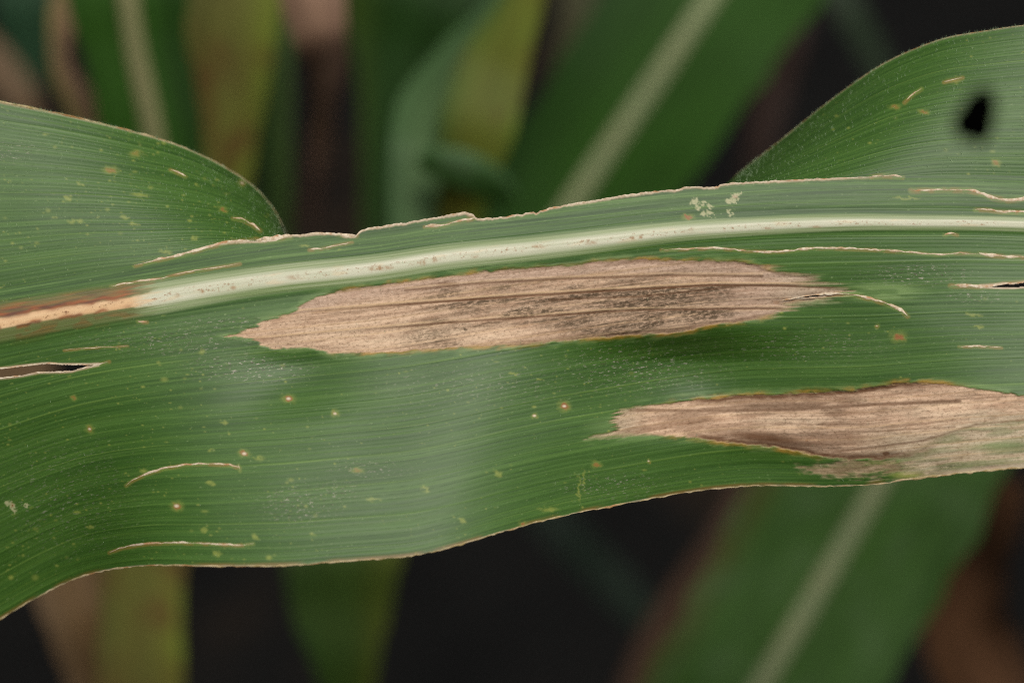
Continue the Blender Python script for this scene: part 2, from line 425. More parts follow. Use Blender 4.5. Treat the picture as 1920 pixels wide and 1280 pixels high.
# blight patches and other marks (photo pixels)
LES1 = [(440, 629), (458, 624), (490, 603), (545, 589), (575, 567), (600, 555), (640, 546), (740, 531), (860, 517), (885, 512), (1000, 503),
        (1095, 497), (1112, 491), (1200, 487), (1250, 490), (1360, 490), (1400, 493), (1450, 507), (1500, 521), (1550, 540), (1572, 547),
        (1540, 558), (1480, 567), (1450, 589), (1400, 601), (1350, 606), (1290, 619), (1250, 625), (1180, 627), (1060, 637), (980, 645),
        (870, 650), (740, 658), (625, 662), (600, 655), (580, 650), (520, 653), (490, 646), (480, 638)]
LES2 = [(1150, 800), (1164, 770), (1211, 760), (1246, 758), (1277, 751), (1342, 747), (1386, 741), (1452, 741), (1517, 736), (1605, 732),
        (1649, 723), (1692, 718), (1745, 719), (1802, 724), (1859, 732), (1920, 743), (2010, 760), (2030, 785), (1920, 790), (1846, 796), (1797, 813),
        (1765, 830), (1740, 848), (1700, 858), (1649, 861), (1583, 860), (1535, 855), (1500, 846), (1452, 837), (1395, 832), (1342, 826),
        (1290, 818), (1211, 814), (1150, 817), (1106, 821), (1150, 811)]
LES3 = [(1495, 876), (1560, 868), (1640, 863), (1690, 866), (1702, 874), (1690, 886), (1620, 893), (1560, 890), (1510, 884)]
GREY2 = [(1690, 862), (1730, 812), (1840, 776), (1920, 768), (2050, 780), (2050, 850), (1920, 874), (1830, 884), (1735, 892), (1690, 884)]
HOLES = [[(-60, 694), (0, 692), (57, 685), (90, 682), (117, 684), (167, 684), (184, 683), (160, 688), (133, 695), (110, 696), (70, 697), (43, 703), (0, 708), (-60, 712)],
         [(1838, 536), (1860, 535), (1880, 532), (1900, 533), (1925, 529), (1990, 527), (1990, 539), (1925, 537), (1900, 539), (1880, 539), (1858, 538)],
         [(1489, 557.5), (1510, 555), (1530, 553.3), (1546, 553.5), (1530, 556.2), (1510, 558)]]

SCARS = [
    ([(252, 497), (290, 488), (340, 477), (380, 466), (430, 453), (478, 449)], [3, 5, 8, 5, 4, 3]),
    ([(400, 458), (425, 453), (462, 452)], [4, 5, 3]),
    ([(478, 449), (496, 450), (520, 447), (545, 442)], [5, 13, 10, 4]),
    ([(632, 437), (650, 441), (668, 441)], [4, 9, 5]),
    ([(208, 536), (255, 528), (300, 522), (340, 512), (400, 502), (450, 494)], [1.5, 5, 3, 4, 2.5, 1]),
    ([(580, 468), (600, 466), (625, 461), (660, 454)], [1.5, 5, 4, 1]),
    ([(797, 425), (830, 422), (860, 415), (890, 409)], [7, 5, 4, 3]),
    ([(236, 909), (250, 899), (275, 888), (310, 877), (345, 871), (385, 869), (430, 871), (450, 877)], [2, 5, 5, 4, 3.5, 3, 3, 5]),
    ([(447, 871), (450, 882)], [4, 3]),
    ([(205, 1035), (230, 1026), (280, 1018), (340, 1017), (400, 1019), (450, 1021), (475, 1018)], [1.5, 4, 4.5, 3.5, 3.2, 3, 2]),
    ([(1240, 468), (1300, 466), (1345, 465), (1400, 470), (1450, 472), (1480, 470), (1520, 465), (1560, 465), (1640, 468), (1700, 472), (1760, 477), (1800, 474), (1840, 477)],
     [2, 3, 4, 4, 4.5, 3.5, 5, 4, 3.5, 4, 3.5, 3, 2]),
    ([(1836, 475), (1860, 478), (1890, 481), (1940, 482)], [5, 9, 6, 4]),
    ([(1455, 565), (1490, 559), (1530, 552), (1570, 550), (1605, 553), (1640, 562), (1670, 572), (1688, 580), (1702, 592)], [1, 3, 4, 4, 4, 6, 7, 8, 2]),
    ([(1708, 357), (1760, 356), (1815, 356), (1838, 362), (1860, 370), (1890, 375), (1940, 370)], [3, 3, 4, 7, 11, 8, 9]),
    ([(1828, 393), (1850, 393), (1880, 397), (1940, 397)], [5, 5, 6, 7]),
    ([(1782, 535), (1810, 535), (1840, 537), (1880, 532), (1940, 527)], [3, 7, 6, 5, 9]),
    ([(1634, 331), (1660, 329), (1692, 331)], [2, 9, 3]),
    ([(437, 409), (455, 411), (472, 421), (488, 432)], [4, 7, 8, 3]),
    ([(320, 318), (332, 323), (348, 331)], [3, 5, 4]),
    ([(1696, 192), (1705, 182), (1716, 174), (1728, 166)], [4, 6, 6, 2]),
    ([(1770, 154), (1785, 150), (1805, 145)], [2, 5, 2]),
    ([(1798, 649), (1835, 649), (1878, 651)], [2, 3, 1.5]),
    ([(-20, 690), (0, 690), (57, 684), (90, 681), (117, 683), (167, 683), (186, 682), (205, 677)], [2.6, 2.6, 2.5, 3, 2.6, 2.6, 4, 1.5]),
    ([(-20, 710), (0, 708.5), (43, 703.5), (70, 698), (110, 697), (133, 695.5), (160, 689), (184, 684)], [3, 3, 2.5, 2.5, 2.5, 2.5, 2.5, 2]),
    ([(1546, 555), (1530, 558), (1500, 560)], [3, 2.5, 1.5]),
    ([(120, 656), (180, 651), (240, 648)], [.8, 1.2, .8]),
    ([(258, 602), (268, 603), (276, 603)], [3, 4.5, 3]),
    ([(1770, 440), (1785, 437), (1795, 440)], [3, 4, 2]),
]
def along_line(px, py, pts, w0):
    P = np.array(pts, float); d = np.full(px.shape, 1e9)
    for a, b in zip(P[:-1], P[1:]):
        e = b - a; t = np.clip(((px - a[0]) * e[0] + (py - a[1]) * e[1]) / (e @ e), 0, 1)
        d = np.minimum(d, np.hypot(px - a[0] - t * e[0], py - a[1] - t * e[1]))
    return 1 - sstep(w0 * .5, w0 * 1.5, d)
def blob(px, py, x, y, rx, ry, hard=.5):
    return 1 - sstep(hard, 1.0, np.hypot((px - x) / rx, (py - y) / ry))

RINGS = [(541, 747, 13, 8, 4.5, 1), (628, 775, 9, 7, 3.5, .25), (458, 850, 11, 7, 4.6, .8), (331, 948, 12, 9, 5, .9), (1058, 761, 12, 10, 4.2, 1),
         (1002, 779, 7, 6, 3.8, .5), (168, 804, 9, 7, 3, .5), (207, 319, 15, 8, 0, .6), (255, 288, 13, 7, 0, .35), (454, 343, 9, 7, 3, .4),
         (1685, 632, 16, 11, 0, 1), (1644, 611, 6, 5, 1.5, .6), (1118, 871, 10, 6, 0, .7), (981, 982, 8, 6, 0, .9), (1868, 306, 9, 7, 0, .6),
         (1678, 201, 12, 5, 0, .5), (1732, 210, 10, 5, 0, .6), (1790, 152, 14, 5, 0, .2), (1216, 864, 4, 4, 2, .3), (670, 882, 13, 5, 0, .4),
         (418, 393, 9, 5, 0, .7), (1290, 407, 13, 6, 0, 1), (139, 746, 6, 5, 0, .6), (1513, 826, 4, 4, 0, .4)]
YELS = [(798, 917, 9, 9), (868, 976, 7, 8), (935, 888, 13, 8), (382, 993, 12, 8), (407, 1038, 11, 7), (479, 1006, 9, 8), (380, 660, 13, 7),
        (420, 791, 9, 6), (397, 845, 10, 6), (485, 858, 12, 8), (135, 415, 12, 7), (127, 372, 8, 6), (263, 366, 22, 4), (150, 345, 8, 5),
        (235, 408, 10, 5), (250, 420, 12, 5), (1835, 612, 14, 5), (1085, 915, 5, 36), (1096, 900, 3, 30), (1030, 955, 26, 6), (170, 988, 8, 6),
        (145, 960, 9, 5), (365, 447, 12, 8), (310, 472, 14, 6), (1700, 372, 38, 4), (570, 460, 14, 4), (640, 470, 10, 3), (960, 700, 9, 5),
        (1012, 712, 8, 4), (1825, 590, 20, 5), (700, 936, 20, 6), (395, 905, 10, 6), (270, 883, 12, 6)]
CRUMBS = [(1302, 379, 9), (1311, 389, 9), (1306, 372, 5), (1318, 381, 6), (1333, 388, 7), (1330, 399, 9), (1320, 402, 7), (1338, 404, 4), (1366, 396, 7),
          (1370, 402, 5), (1378, 369, 10), (1368, 378, 9), (1384, 364, 6), (1376, 378, 7), (15, 942, 8), (24, 950, 8), (28, 958, 5), (50, 947, 5)]

def masks(px, py, t, s, upper):
    z0 = np.zeros(px.shape)
    ragged = (vnoise(t / 2.2, s / 90, 21) - .5) * 26 + (vnoise(t / 9, s / 160, 22) - .5) * 26
    fray = 7.0 * (fbm(s / 13, t / 3.2, 3, 23) - .5)
    les = z0.copy(); brown = z0.copy(); rim = z0.copy(); grey = z0.copy(); pale = z0.copy(); dust = z0.copy()
    if not upper:
        e = sstep(420, 560, px) * (1 - sstep(1400, 1520, px)); wx = px + ragged * (1 - .75 * e) * (1 + 1.0 * sstep(1400, 1480, px)) + 46 * (vnoise(t / 5, s / 90, 24) - .5) * sstep(1400, 1500, px)
        d1 = poly_sdf(wx, py, LES1) + fray
        soft = 2.2 + 9 * sstep(1390, 1500, px)
        les1 = sstep(-soft, soft, d1 + soft * .3)
        d2 = poly_sdf(px + ragged * .8 * (1 - sstep(1200, 1330, px)), py, LES2) + fray
        soft2 = 1.8 + 4 * (1 - sstep(1170, 1290, px)) + 26 * sstep(1640, 1780, px) * sstep(775, 835, py)
        les2 = sstep(-soft2, soft2, d2)
        d3 = poly_sdf(px, py, LES3) + fray * 3
        les3 = sstep(-9, 10, d3 + 18 * (fbm(s / 40, t / 4, 2, 46) - .5)) * .7
        d4 = poly_sdf(px, py, GREY2) + fray * 3
        gr = sstep(-20, 22, d4 + 26 * (fbm(s / 50, t / 7, 2, 45) - .5))
        les = np.maximum(np.maximum(les1, les2), les3)
        st = fbm(s / 60, t / 7, 3, 31)
        les = np.maximum(les, gr * (.62 + .35 * sstep(.40, .60, st)) * (1 - .55 * blob(px, py, 1890, 838, 110, 16, .2)))
        rim = np.maximum(np.exp(-(np.minimum(d1 + 2, 0) / 4.4) ** 2) * (1 - sstep(1450, 1530, px)) * sstep(590, 680, px),
                         np.exp(-(np.minimum(d2 + 2, 0) / 5.0) ** 2) * sstep(1225, 1290, px) * (1 - sstep(1760, 1830, px)) * (1 - sstep(1480, 1570, px) * (py > 790)))
        rim = rim * (.35 + .65 * sstep(.35, .6, fbm(s / 45, t / 60, 2, 37)))
        # grey mould streaks inside the long patch, densest in its middle
        grey = les1 * sstep(640, 900, px) * (1 - sstep(1330, 1450, px)) * sstep(505, 545, py + (px - 1000) * .03) * (.45 + .55 * sstep(.35, .6, fbm(s / 90, t / 18, 2, 39)))
        grey *= 1 - .75 * blob(px, py, 960, 625, 170, 26, .4) * (px < 1100)
        grey = np.maximum(grey, .25 * les1)
        grey = np.maximum(grey, gr * sstep(862, 874, py) * sstep(1735, 1770, px) * .95)
        grey = np.maximum(grey, .35 * les2 * sstep(.45, .6, fbm(s / 50, t / 10, 2, 41)))
        grey = np.maximum(grey, .9 * blob(px, py, 1661, 850, 9, 5)); grey = np.maximum(grey, .9 * blob(px, py, 1818, 824, 7, 4))
        grey = np.maximum(grey, blob(px, py, 873, 617, 6, 4)); grey = np.maximum(grey, .8 * blob(px, py, 735, 621, 4, 3))
        # browner rims
        brown = les1 * np.exp(-((d1 - 2) / 4) ** 2) * .45 * sstep(800, 1000, px)
        b2 = les2 * (np.exp(-((d2 - 2) / 8) ** 2) * 1.0 * sstep(1260, 1330, px) * (1 - sstep(1690, 1800, px)))
        b2 = np.maximum(b2, les2 * blob(px, py, 1290, 785, 70, 34, .1) * .55)
        b2 = np.maximum(b2, les2 * blob(px, py, 1440, 822 + .12 * (px - 1440), 150, 20, .1) * 1.0)
        b2 = np.maximum(b2, les2 * np.maximum(blob(px, py, 1661, 850, 10, 5), .8 * blob(px, py, 1818, 824, 7, 4)))
        b2 = np.maximum(b2, les2 * .5 * sstep(.5, .65, fbm(s / 80, t / 12, 3, 49)) * (1 - sstep(1560, 1700, px)))
        b2 = np.maximum(b2, les2 * along_line(px, py, [(1180, 768), (1320, 770), (1500, 767), (1640, 758), (1800, 752)], 3) * .7)
        b2 = np.maximum(b2, les2 * along_line(px, py, [(1500, 812), (1650, 808), (1790, 800)], 1.6) * .5)
        b2 = np.maximum(b2, les2 * along_line(px, py, [(1560, 848), (1640, 838), (1730, 826), (1830, 796), (1920, 788)], 2.2) * .6)
        brown = np.maximum(np.maximum(brown, b2), les3 * (.3 + .6 * sstep(.42, .6, fbm(s / 35, t / 6, 2, 48))))
        brown = np.maximum(brown, les * along_line(px, py, [(1030, 562), (1200, 556), (1400, 535)], 2) * .6)
        pale = np.maximum(pale, blob(px, py, 432, 629, 34, 7, .2))
        pale = np.maximum(pale, .9 * blob(px, py, 1650, 548, 110, 26, .15) * (.5 + sstep(.4, .6, fbm(s / 40, t / 6, 2, 43))))
        pale = np.maximum(pale, .6 * blob(px, py, 530, 600, 40, 12, .2))
        pale = np.maximum(pale, .75 * blob(px, py, 1850, 835, 90, 20, .2)); pale = np.maximum(pale, .4 * blob(px, py, 1140, 800, 60, 26, .1))
        hal = np.maximum(np.exp(-((d1 + 5) / 7) ** 2), np.exp(-((d2 + 5) / 7) ** 2)) * sstep(.42, .62, fbm(s / 35, t / 9, 2, 47))
        pale = np.clip(np.maximum(pale, .6 * hal), 0, 1)
        for x, y, rx, ry, k in [(470, 690, 170, 38, .95), (330, 640, 260, 40, .6), (1200, 690, 230, 70, .75), (1720, 515, 150, 30, .9), (1830, 555, 90, 22, .7),
                                (560, 945, 110, 55, .75), (690, 880, 110, 30, .5), (1500, 650, 250, 50, .45), (1150, 910, 150, 40, .5), (420, 605, 160, 20, .6),
                                (900, 720, 300, 60, .35), (120, 930, 200, 160, .35), (640, 920, 70, 30, .6)]:
            dust = np.maximum(dust, k * blob(px, py, x, y, rx, ry, .1))
    else:
        dust = np.maximum(dust, .6 * blob(px, py, 25, 285, 70, 30, .1))
    m4 = np.zeros(px.shape + (4,))
    if not upper:
        VA = [(540, 586), (566, 581), (800, 563), (967, 551), (1133, 541), (1333, 530), (1466, 531), (1600, 536)]
        VB = [(420, 640), (500, 631), (666, 616), (833, 601), (1000, 590), (1133, 580), (1200, 577), (1420, 574), (1560, 576)]
        VC = [(760, 540), (900, 527), (1050, 519), (1250, 512), (1430, 514)]
        VD = [(870, 648), (1000, 642), (1150, 623), (1290, 612)]
        dn = lambda L, k: [(x, y + k) for x, y in L]
        m4[..., 0] = les1 * np.clip(along_line(px, py, VA, 1.7) + along_line(px, py, VB, 1.5) * (.5 + .5 * sstep(.3, .6, fbm(s / 60, s * 0, 2, 81))) + .6 * along_line(px, py, VC, 1.8) + .5 * along_line(px, py, VD, 1.6), 0, 1)
        brown = np.maximum(brown, les1 * np.clip(.95 * along_line(px, py, dn(VA, 4.5), 2.2) + .8 * along_line(px, py, dn(VB, 4.2), 2.0) + .7 * along_line(px, py, dn(VC, 4), 2.2) + .5 * along_line(px, py, dn(VD, 3), 1.4), 0, 1) * (.35 + .65 * sstep(620, 800, px)))
        brown = np.maximum(brown, les1 * .8 * blob(px, py, 835, 532, 34, 6, .1))
        grey = np.maximum(grey, les1 * np.clip(along_line(px, py, dn(VA, 13), 7) + .8 * along_line(px, py, dn(VB, 11), 6), 0, 1) * sstep(640, 850, px) * (1 - sstep(1330, 1420, px)))
        grey = np.maximum(grey, les1 * .9 * blob(px, py, 1050, 604, 190, 22, .2) * sstep(940, 1060, px))
        m4[..., 1] = np.maximum(les1 * blob(px, py, 760, 628, 330, 40, .3), les2 * np.maximum(blob(px, py, 1480, 790, 120, 22, .2), blob(px, py, 1780, 770, 130, 24, .2)))
        m4[..., 2] = les1 * np.maximum(1 - sstep(10, 32, d1 + np.where(py > 590, 60, 0)), .8 * sstep(1280, 1420, px))
        m4[..., 3] = np.maximum(les2 * sstep(1560, 1700, px) * sstep(790, 825, py) * .9, .6 * les1 * sstep(1420, 1500, px))
        m4[..., 3] = np.maximum(m4[..., 3], gr)
        m4[..., 3] = np.maximum(m4[..., 3], les2 * (1 - sstep(1165, 1230, px)) * .8)
    # midrib
    c = ribc(px); d = (py - c) / ribw(px)
    rib = z0 if upper else np.clip(1 - np.abs(d + .03 * np.sin(px / 60)) + .05 * (vnoise(t / 2.2, s / 300, 58) - .5), 0, 1)
    rib = np.where(np.abs(d) < 1.0, rib, 0)
    rb = z0
    if not upper:
        edge = 262 + 70 * (vnoise(t / 3.5, s * 0, 51) - .5) + 30 * (vnoise(s / 9, t / 6, 52) - .5)
        on = 1 - sstep(edge - 40, edge + 22, px)
        jag = .16 * (fbm(s / 22, s * 0, 2, 53) - .5) * 2
        up = np.exp(-((d + .36 + jag) / .16) ** 2); lo = np.exp(-((d - .25 + jag) / .10) ** 2) * sstep(.3, .55, fbm(s / 25, s * 0, 2, 59))
        sh = .85 * np.exp(-((d + .62) / .24) ** 2) * (.45 + .55 * sstep(.3, .6, fbm(s / 60, t / 7, 3, 60))) + .35 * np.exp(-((d - .6) / .3) ** 2) * sstep(.45, .6, fbm(s / 30, t / 12, 2, 54))
        rb = np.clip(on * np.maximum(np.maximum(up, lo * .8), sh), 0, 1)
        for x, y, rx, ry, k in [(125, 585, 7, 4, 1), (378, 546, 8, 6, .9), (331, 553, 9, 6, .7), (437, 539, 9, 6, .7), (715, 502, 30, 7, .8), (700, 504, 14, 6, .7),
                                (792, 493, 9, 9, .8), (815, 487, 8, 8, .7), (890, 480, 10, 6, .6), (1186, 446, 6, 6, .8), (1201, 445, 6, 6, .8), (1108, 455, 16, 6, .6), (1010, 462, 20, 6, .5), (550, 520, 20, 7, .5), (1290, 434, 20, 5, .5), (1440, 428, 16, 4, .5), (1530, 425, 20, 4, .5)]:
            rb = np.maximum(rb, k * blob(px, py, x, y, rx, ry, .1) * (.3 + .7 * sstep(.35, .55, fbm(s / 5, t / 5, 2, 57))))
    # spots
    yel = z0.copy(); ring = z0.copy(); white = z0.copy()
    wob = 8.0 * (fbm(px / 6, py / 5, 2, 61) - .5)
    for x, y, rx, ry, rw, k in RINGS:
        m = (np.abs(px - x) < 40) & (np.abs(py - y) < 40)
        X, Y = px[m] + wob[m], py[m] + wob[m]
        yel[m] = np.maximum(yel[m], .6 * blob(X, Y, x, y, rx * 1.5, ry * 1.6, .1))
        ring[m] = np.maximum(ring[m], k * blob(X, Y, x, y, rx * .8, ry * .85, .3))
        if rw: white[m] = np.maximum(white[m], blob(px[m], py[m], x, y, rw * 1.25, rw * .85, .3))
    for x, y, rx, ry in YELS:
        m = (np.abs(px - x) < 60) & (np.abs(py - y) < 60)
        yel[m] = np.maximum(yel[m], .72 * blob(px[m] + wob[m] * 2, py[m] + wob[m], x, y, rx, ry, .1))
    cr = z0.copy()
    wob2 = 9 * (vnoise(px / 3, py / 3, 63) - .5)
    for x, y, r in CRUMBS:
        m = (np.abs(px - x) < 22) & (np.abs(py - y) < 22)
        cr[m] = np.maximum(cr[m], blob(px[m] + wob2[m], py[m] + wob2[m][::-1], x, y, r, r * .8, .35))
    pale = np.maximum(pale, cr * .9); yel = np.maximum(yel, cr * .45); white = np.maximum(white, cr * .42)
    ring = np.maximum(ring, .6 * blob(px + wob, py, 1379, 369, 6, 5, .2)); ring = np.maximum(ring, .7 * blob(px + wob, py + wob, 22, 946, 6, 5, .2))
    for p, wd in SCARS:
        q = np.array(p); x0, y0 = q.min(0) - 14; x1, y1 = q.max(0) + 14
        m = (px > x0) & (px < x1) & (py > y0) & (py < y1) & ((py < _T(px) - 2) if upper else (py > _T(px) - 6))
        if m.any():
            hal = along_line(px[m], py[m] - 1.0, p, 2.2 + .28 * max(wd))
            nz = sstep(.38, .62, fbm(s[m] / 16, t[m] / 8, 2, 64))
            ring[m] = np.maximum(ring[m], hal * nz * .38); yel[m] = np.maximum(yel[m], .35 * hal)
    # a few more random flecks
    r2 = np.random.default_rng(5)
    for i in range(1700):
        if upper: x = r2.uniform(0, 540) if r2.random() < .75 else r2.uniform(1450, 1920); y = r2.uniform(60, 560)
        else: x = r2.uniform(0, 1920) ** 1.0 * (r2.random() ** .5 if r2.random() < .6 else 1); y = r2.uniform(560, 1120)
        if vnoise(x / 70, y / 50, 66) + .25 * r2.random() < .55: continue
        rx = 1.3 + r2.exponential(1.4); ry = rx * r2.uniform(.35, .9); k = r2.uniform(.2, .8)
        m = (np.abs(px - x) < 12) & (np.abs(py - y) < 10)
        yel[m] = np.maximum(yel[m], k * blob(px[m], py[m], x, y, rx, ry, .1))
    # dry border of the torn side and of the outer margin
    if not upper:
        on = sstep(300, 430, px) * (1 - sstep(1560, 1680, px))
        dry = on * (1 - sstep(1.5, 4.5 + 3 * vnoise(s / 20, s * 0, 71), py - tear(px)))
        dry = np.maximum(dry, .55 * (1 - sstep(0.5, 3.0, bottom(px) - py)) * (.3 + .7 * sstep(.35, .6, fbm(s / 25, s * 0, 2, 74))))
        o2 = np.exp(-((bottom(px) - py - 3) / 3) ** 2) * sstep(.4, .65, fbm(s / 60, s * 0, 2, 72)) * .6
        ring = np.maximum(ring, o2 * .8)
        rr = (1 - sstep(0, 15, bottom(px) - py)) * sstep(1730, 1790, px)
        dry = np.maximum(dry, rr * .7)
        for H in HOLES:
            dh = -poly_sdf(px, py, H); dry = np.maximum(dry, 1 - sstep(1, 5, dh))
        tip = blob(px, py, 885, 404, 14, 7, .3); ring = np.maximum(ring, tip * .55)
        yel = np.maximum(yel, .75 * blob(px, py, 1700, 890, 46, 10, .2))
        yel = np.maximum(yel, .35 * blob(px, py, 1640, 868, 80, 8, .2))
    else:
        dry = z0
    yel = np.clip(yel, 0, .85)
    return (np.stack([les, brown, rim, grey], -1), np.stack([rib, rb, dry, pale], -1), np.stack([yel, ring, white, dust], -1), m4)

def columns(step):
    return np.concatenate([np.linspace(-320, -44, 70), np.arange(-40, 1962, step), np.linspace(1966, 2260, 70)])

leaf = thing('maize_leaf', 'large green maize leaf with pale midrib and two tan blight patches lying across the foreground',
             'leaf', unproj(-320, 660, 0.0))

def vert_normals(P):
    dx = np.gradient(P, axis=1); dy = np.gradient(P, axis=0)
    n = np.cross(dy, dx); n /= np.linalg.norm(n, axis=-1, keepdims=True) + 1e-12
    n[n[..., 2] < 0] *= -1
    return n

def build_main():
    xs = columns(1.6); nc = len(xs)
    vU = np.linspace(0, 1, 58)[:-1]; vL = np.linspace(0, 1, 345)
    T = tear(xs); C = ribc(xs); B = bottom(xs)
    Y = np.concatenate([T + (C - T) * vU[:, None], C + (B - C) * vL[:, None]])
    X = np.broadcast_to(xs, Y.shape).copy()
    nr = len(Y)
    t = np.concatenate([-(C - Y[:57]), np.broadcast_to(vL[:, None] * 520, (345, nc))])
    s = X
    Z = z_main(X, Y) * S
    m1, m2, m3, m4 = masks(X, Y, t, s, False)
    L = m1[..., 0]
    Z = Z + S * (-2.4 * L + L * (6.0 * (fbm(s / 170, t / 20, 2, 91) - .5) + 1.4 * (fbm(s / 30, t / 9, 2, 92) - .5)) + .7 * m4[..., 0] - .5 * m1[..., 1])
    P = unproj(X, Y, Z); Nn = vert_normals(P)
    w = np.clip(.25 + .6 * (1 - sstep(200, 900, X)), 0, 1)
    co = np.stack([s, t, w], -1)
    F = grid_faces(nr, nc)
    fx = X.reshape(-1)[F].mean(1); fy = Y.reshape(-1)[F].mean(1)
    keep = np.ones(len(F), bool)
    for H in HOLES:
        keep &= poly_sdf(fx, fy, H) < 0
    m1f = m1.reshape(-1, 4); lf = m1f[F, 0].mean(1)
    ribf = np.abs((fy - ribc(fx)) / ribw(fx)) < 1.0
    cls = np.zeros(len(F), int)
    big = lf > .5
    cls[big & (fy < 690)] = 1; cls[big & (fy >= 690)] = 2
    cls[ribf] = 3
    cls[~keep] = -1
    Pf = P.reshape(-1, 3); Nf = Nn.reshape(-1, 3)
    for k, nm, lb in [(0, 'blade', None), (1, 'blight_lesion', 'long tan spindle-shaped dead patch below the midrib'),
                      (2, 'blight_lesion', 'brownish dead patch reaching the lower margin at right'),
                      (3, 'midrib', 'whitish midrib, orange brown at its left end')]:
        f = F[cls == k]; idx, inv = np.unique(f, return_inverse=True)
        part(nm, leaf, Pf[idx], inv.reshape(f.shape), TISSUE, label=lb, normals=Nf[idx],
             attrs={'leafco': ('FLOAT_VECTOR', co.reshape(-1, 3)[idx]), 'm1': ('FLOAT_COLOR', m1f[idx]),
                    'm2': ('FLOAT_COLOR', m2.reshape(-1, 4)[idx]), 'm3': ('FLOAT_COLOR', m3.reshape(-1, 4)[idx]), 'm4': ('FLOAT_COLOR', m4.reshape(-1, 4)[idx])})
build_main()

def build_upper():
    xs = columns(2.4); nc = len(xs); nr = 150
    v = np.linspace(0, 1, nr)[:, None]
    X = np.broadcast_to(xs, (nr, nc)).copy(); V = np.broadcast_to(v, X.shape)
    Y = y_upper(X, V); Z = z_upper(X, V) * S
    P = unproj(X, Y, Z); Nn = vert_normals(P)
    t = -600 - V * 400 - 0 * X; s = X
    m1, m2, m3, m4 = masks(X, Y, t, s, True)
    m2[..., 2] = np.maximum(m2[..., 2], .6 * sstep(.985, .998, V) * (1 - sstep(560, 700, X)))
    m2[..., 2] = np.maximum(m2[..., 2], .35 * sstep(.988, 1, V) * sstep(1500, 1700, X))
    co = np.stack([s, t, np.clip(.9 - .6 * sstep(900, 1300, X), 0, 1)], -1)
    part('upper_blade', leaf, P.reshape(-1, 3), grid_faces(nr, nc)[:, ::-1], TISSUE, label='rippled upper half bending back behind the torn edge', normals=Nn.reshape(-1, 3),
         attrs={'leafco': ('FLOAT_VECTOR', co.reshape(-1, 3)), 'm1': ('FLOAT_COLOR', m1.reshape(-1, 4)),
                'm2': ('FLOAT_COLOR', m2.reshape(-1, 4)), 'm3': ('FLOAT_COLOR', m3.reshape(-1, 4)), 'm4': ('FLOAT_COLOR', m4.reshape(-1, 4))})
build_upper()

def z_at(x, y):
    """depth (px) of whichever sheet shows at photo pixel x, y"""
    x = np.asarray(x, float); y = np.asarray(y, float)
    zm = z_main(x, y)
    y0 = y_upper(x, 0.0); y1 = topm(x)
    v = np.clip((y - y0) / np.where(np.abs(y1 - y0) < 1, -1, y1 - y0), 0, 1)
    return np.where(y >= _T(x) - 1, zm, z_upper(x, v))

def ribbon(name, pts, width, mat=DRY, lift=.45, jit=.25, seed=0, label=None, step=2.0, ends=True, zf=z_at):
    """a strip of dried tissue curling up from the blade along a line of photo pixels"""
    P = np.array(pts, float); seg = np.hypot(*np.diff(P, axis=0).T); L = np.concatenate([[0], np.cumsum(seg)])
    n = max(6, int(L[-1] / step)); q = np.linspace(0, L[-1], n)
    cx = curve(np.stack([L, P[:, 0]], 1))(q); cy = curve(np.stack([L, P[:, 1]], 1))(q)
    wv = (np.interp(q, L, width) if hasattr(width, '__len__') else np.full(n, float(width)))
    wv = wv * (1 + jit * 2.4 * (vnoise(q / 17, 0 * q, seed + 100) - .5) + jit * .5 * (vnoise(q / 4, 0 * q, seed + 101) - .5))
    wv = np.maximum(wv, .25 * np.median(wv))
    if ends: wv = wv * np.clip(np.minimum(q, L[-1] - q) / (6 + .06 * L[-1]) + .12, 0, 1) ** .7
    cy = cy + jit * 2.5 * (vnoise(q / 8, 0 * q, seed + 102) - .5)
    tx = np.gradient(cx); ty = np.gradient(cy); l = np.hypot(tx, ty) + 1e-9; nx, ny = -ty / l, tx / l
    rows = []
    for a, hgt in ((-.5, -.05), (-.36, .5), (-.12, .95), (.12, .75), (.36, .45), (.5, -.05)):
        xx = cx + nx * a * wv; yy = cy + ny * a * wv
        zz = zf(cx, cy) + lift * wv * hgt * (1 + .6 * (vnoise(q / 14, 0 * q + a * 3, seed + 103) - .5)) + .25
        rows.append(unproj(xx, yy, zz * S))
    V = np.stack(rows)
    part(name, leaf, V.reshape(-1, 3), grid_faces(len(rows), n), mat, label=label)

# torn upper edge, outer margins
xt = np.arange(392, 1660, 3.0)
ribbon('torn_edge', np.stack([xt, tear(xt) + .8], 1), np.interp(xt, [392, 470, 500, 530, 600, 650, 680, 870, 900, 1000, 1200, 1400, 1520, 1660], [1.6, 2.8, 5.5, 3, 2.6, 5, 2.4, 2.6, 2, 2.4, 2.2, 1.8, 1.2, 1]),
       jit=.7, lift=.18, seed=1, label='ragged pale dried edge along the tear', step=1.6, zf=lambda x, y: z_main(x, np.maximum(y, _T(x))))
xb = np.arange(-60, 1980, 6.0)
ribbon('margin', np.stack([xb, bottom(xb)], 1), np.interp(xb, [0, 300, 700, 1100, 1500, 1700, 1740, 1850, 1920], [1.9, 2.3, 2.0, 2.0, 1.4, 2.4, 4, 4.5, 2.6]), MARGIN, .3, .9, 2,
       'pale lower margin', 2.5, zf=lambda x, y: z_main(x, np.minimum(y, bottom(x))))
zU1 = lambda x, y: z_upper(x, 1.0)
xa = np.arange(-60, 548, 5.0)
ribbon('margin', np.stack([xa, topm(xa)], 1), np.interp(xa, [0, 200, 330, 420, 545], [3.6, 3, 3.2, 2, 1.5]), MARGIN, .35, .5, 3, 'tan upper margin at left', 2.5, zf=zU1)
xa = np.arange(1372, 1980, 5.0)
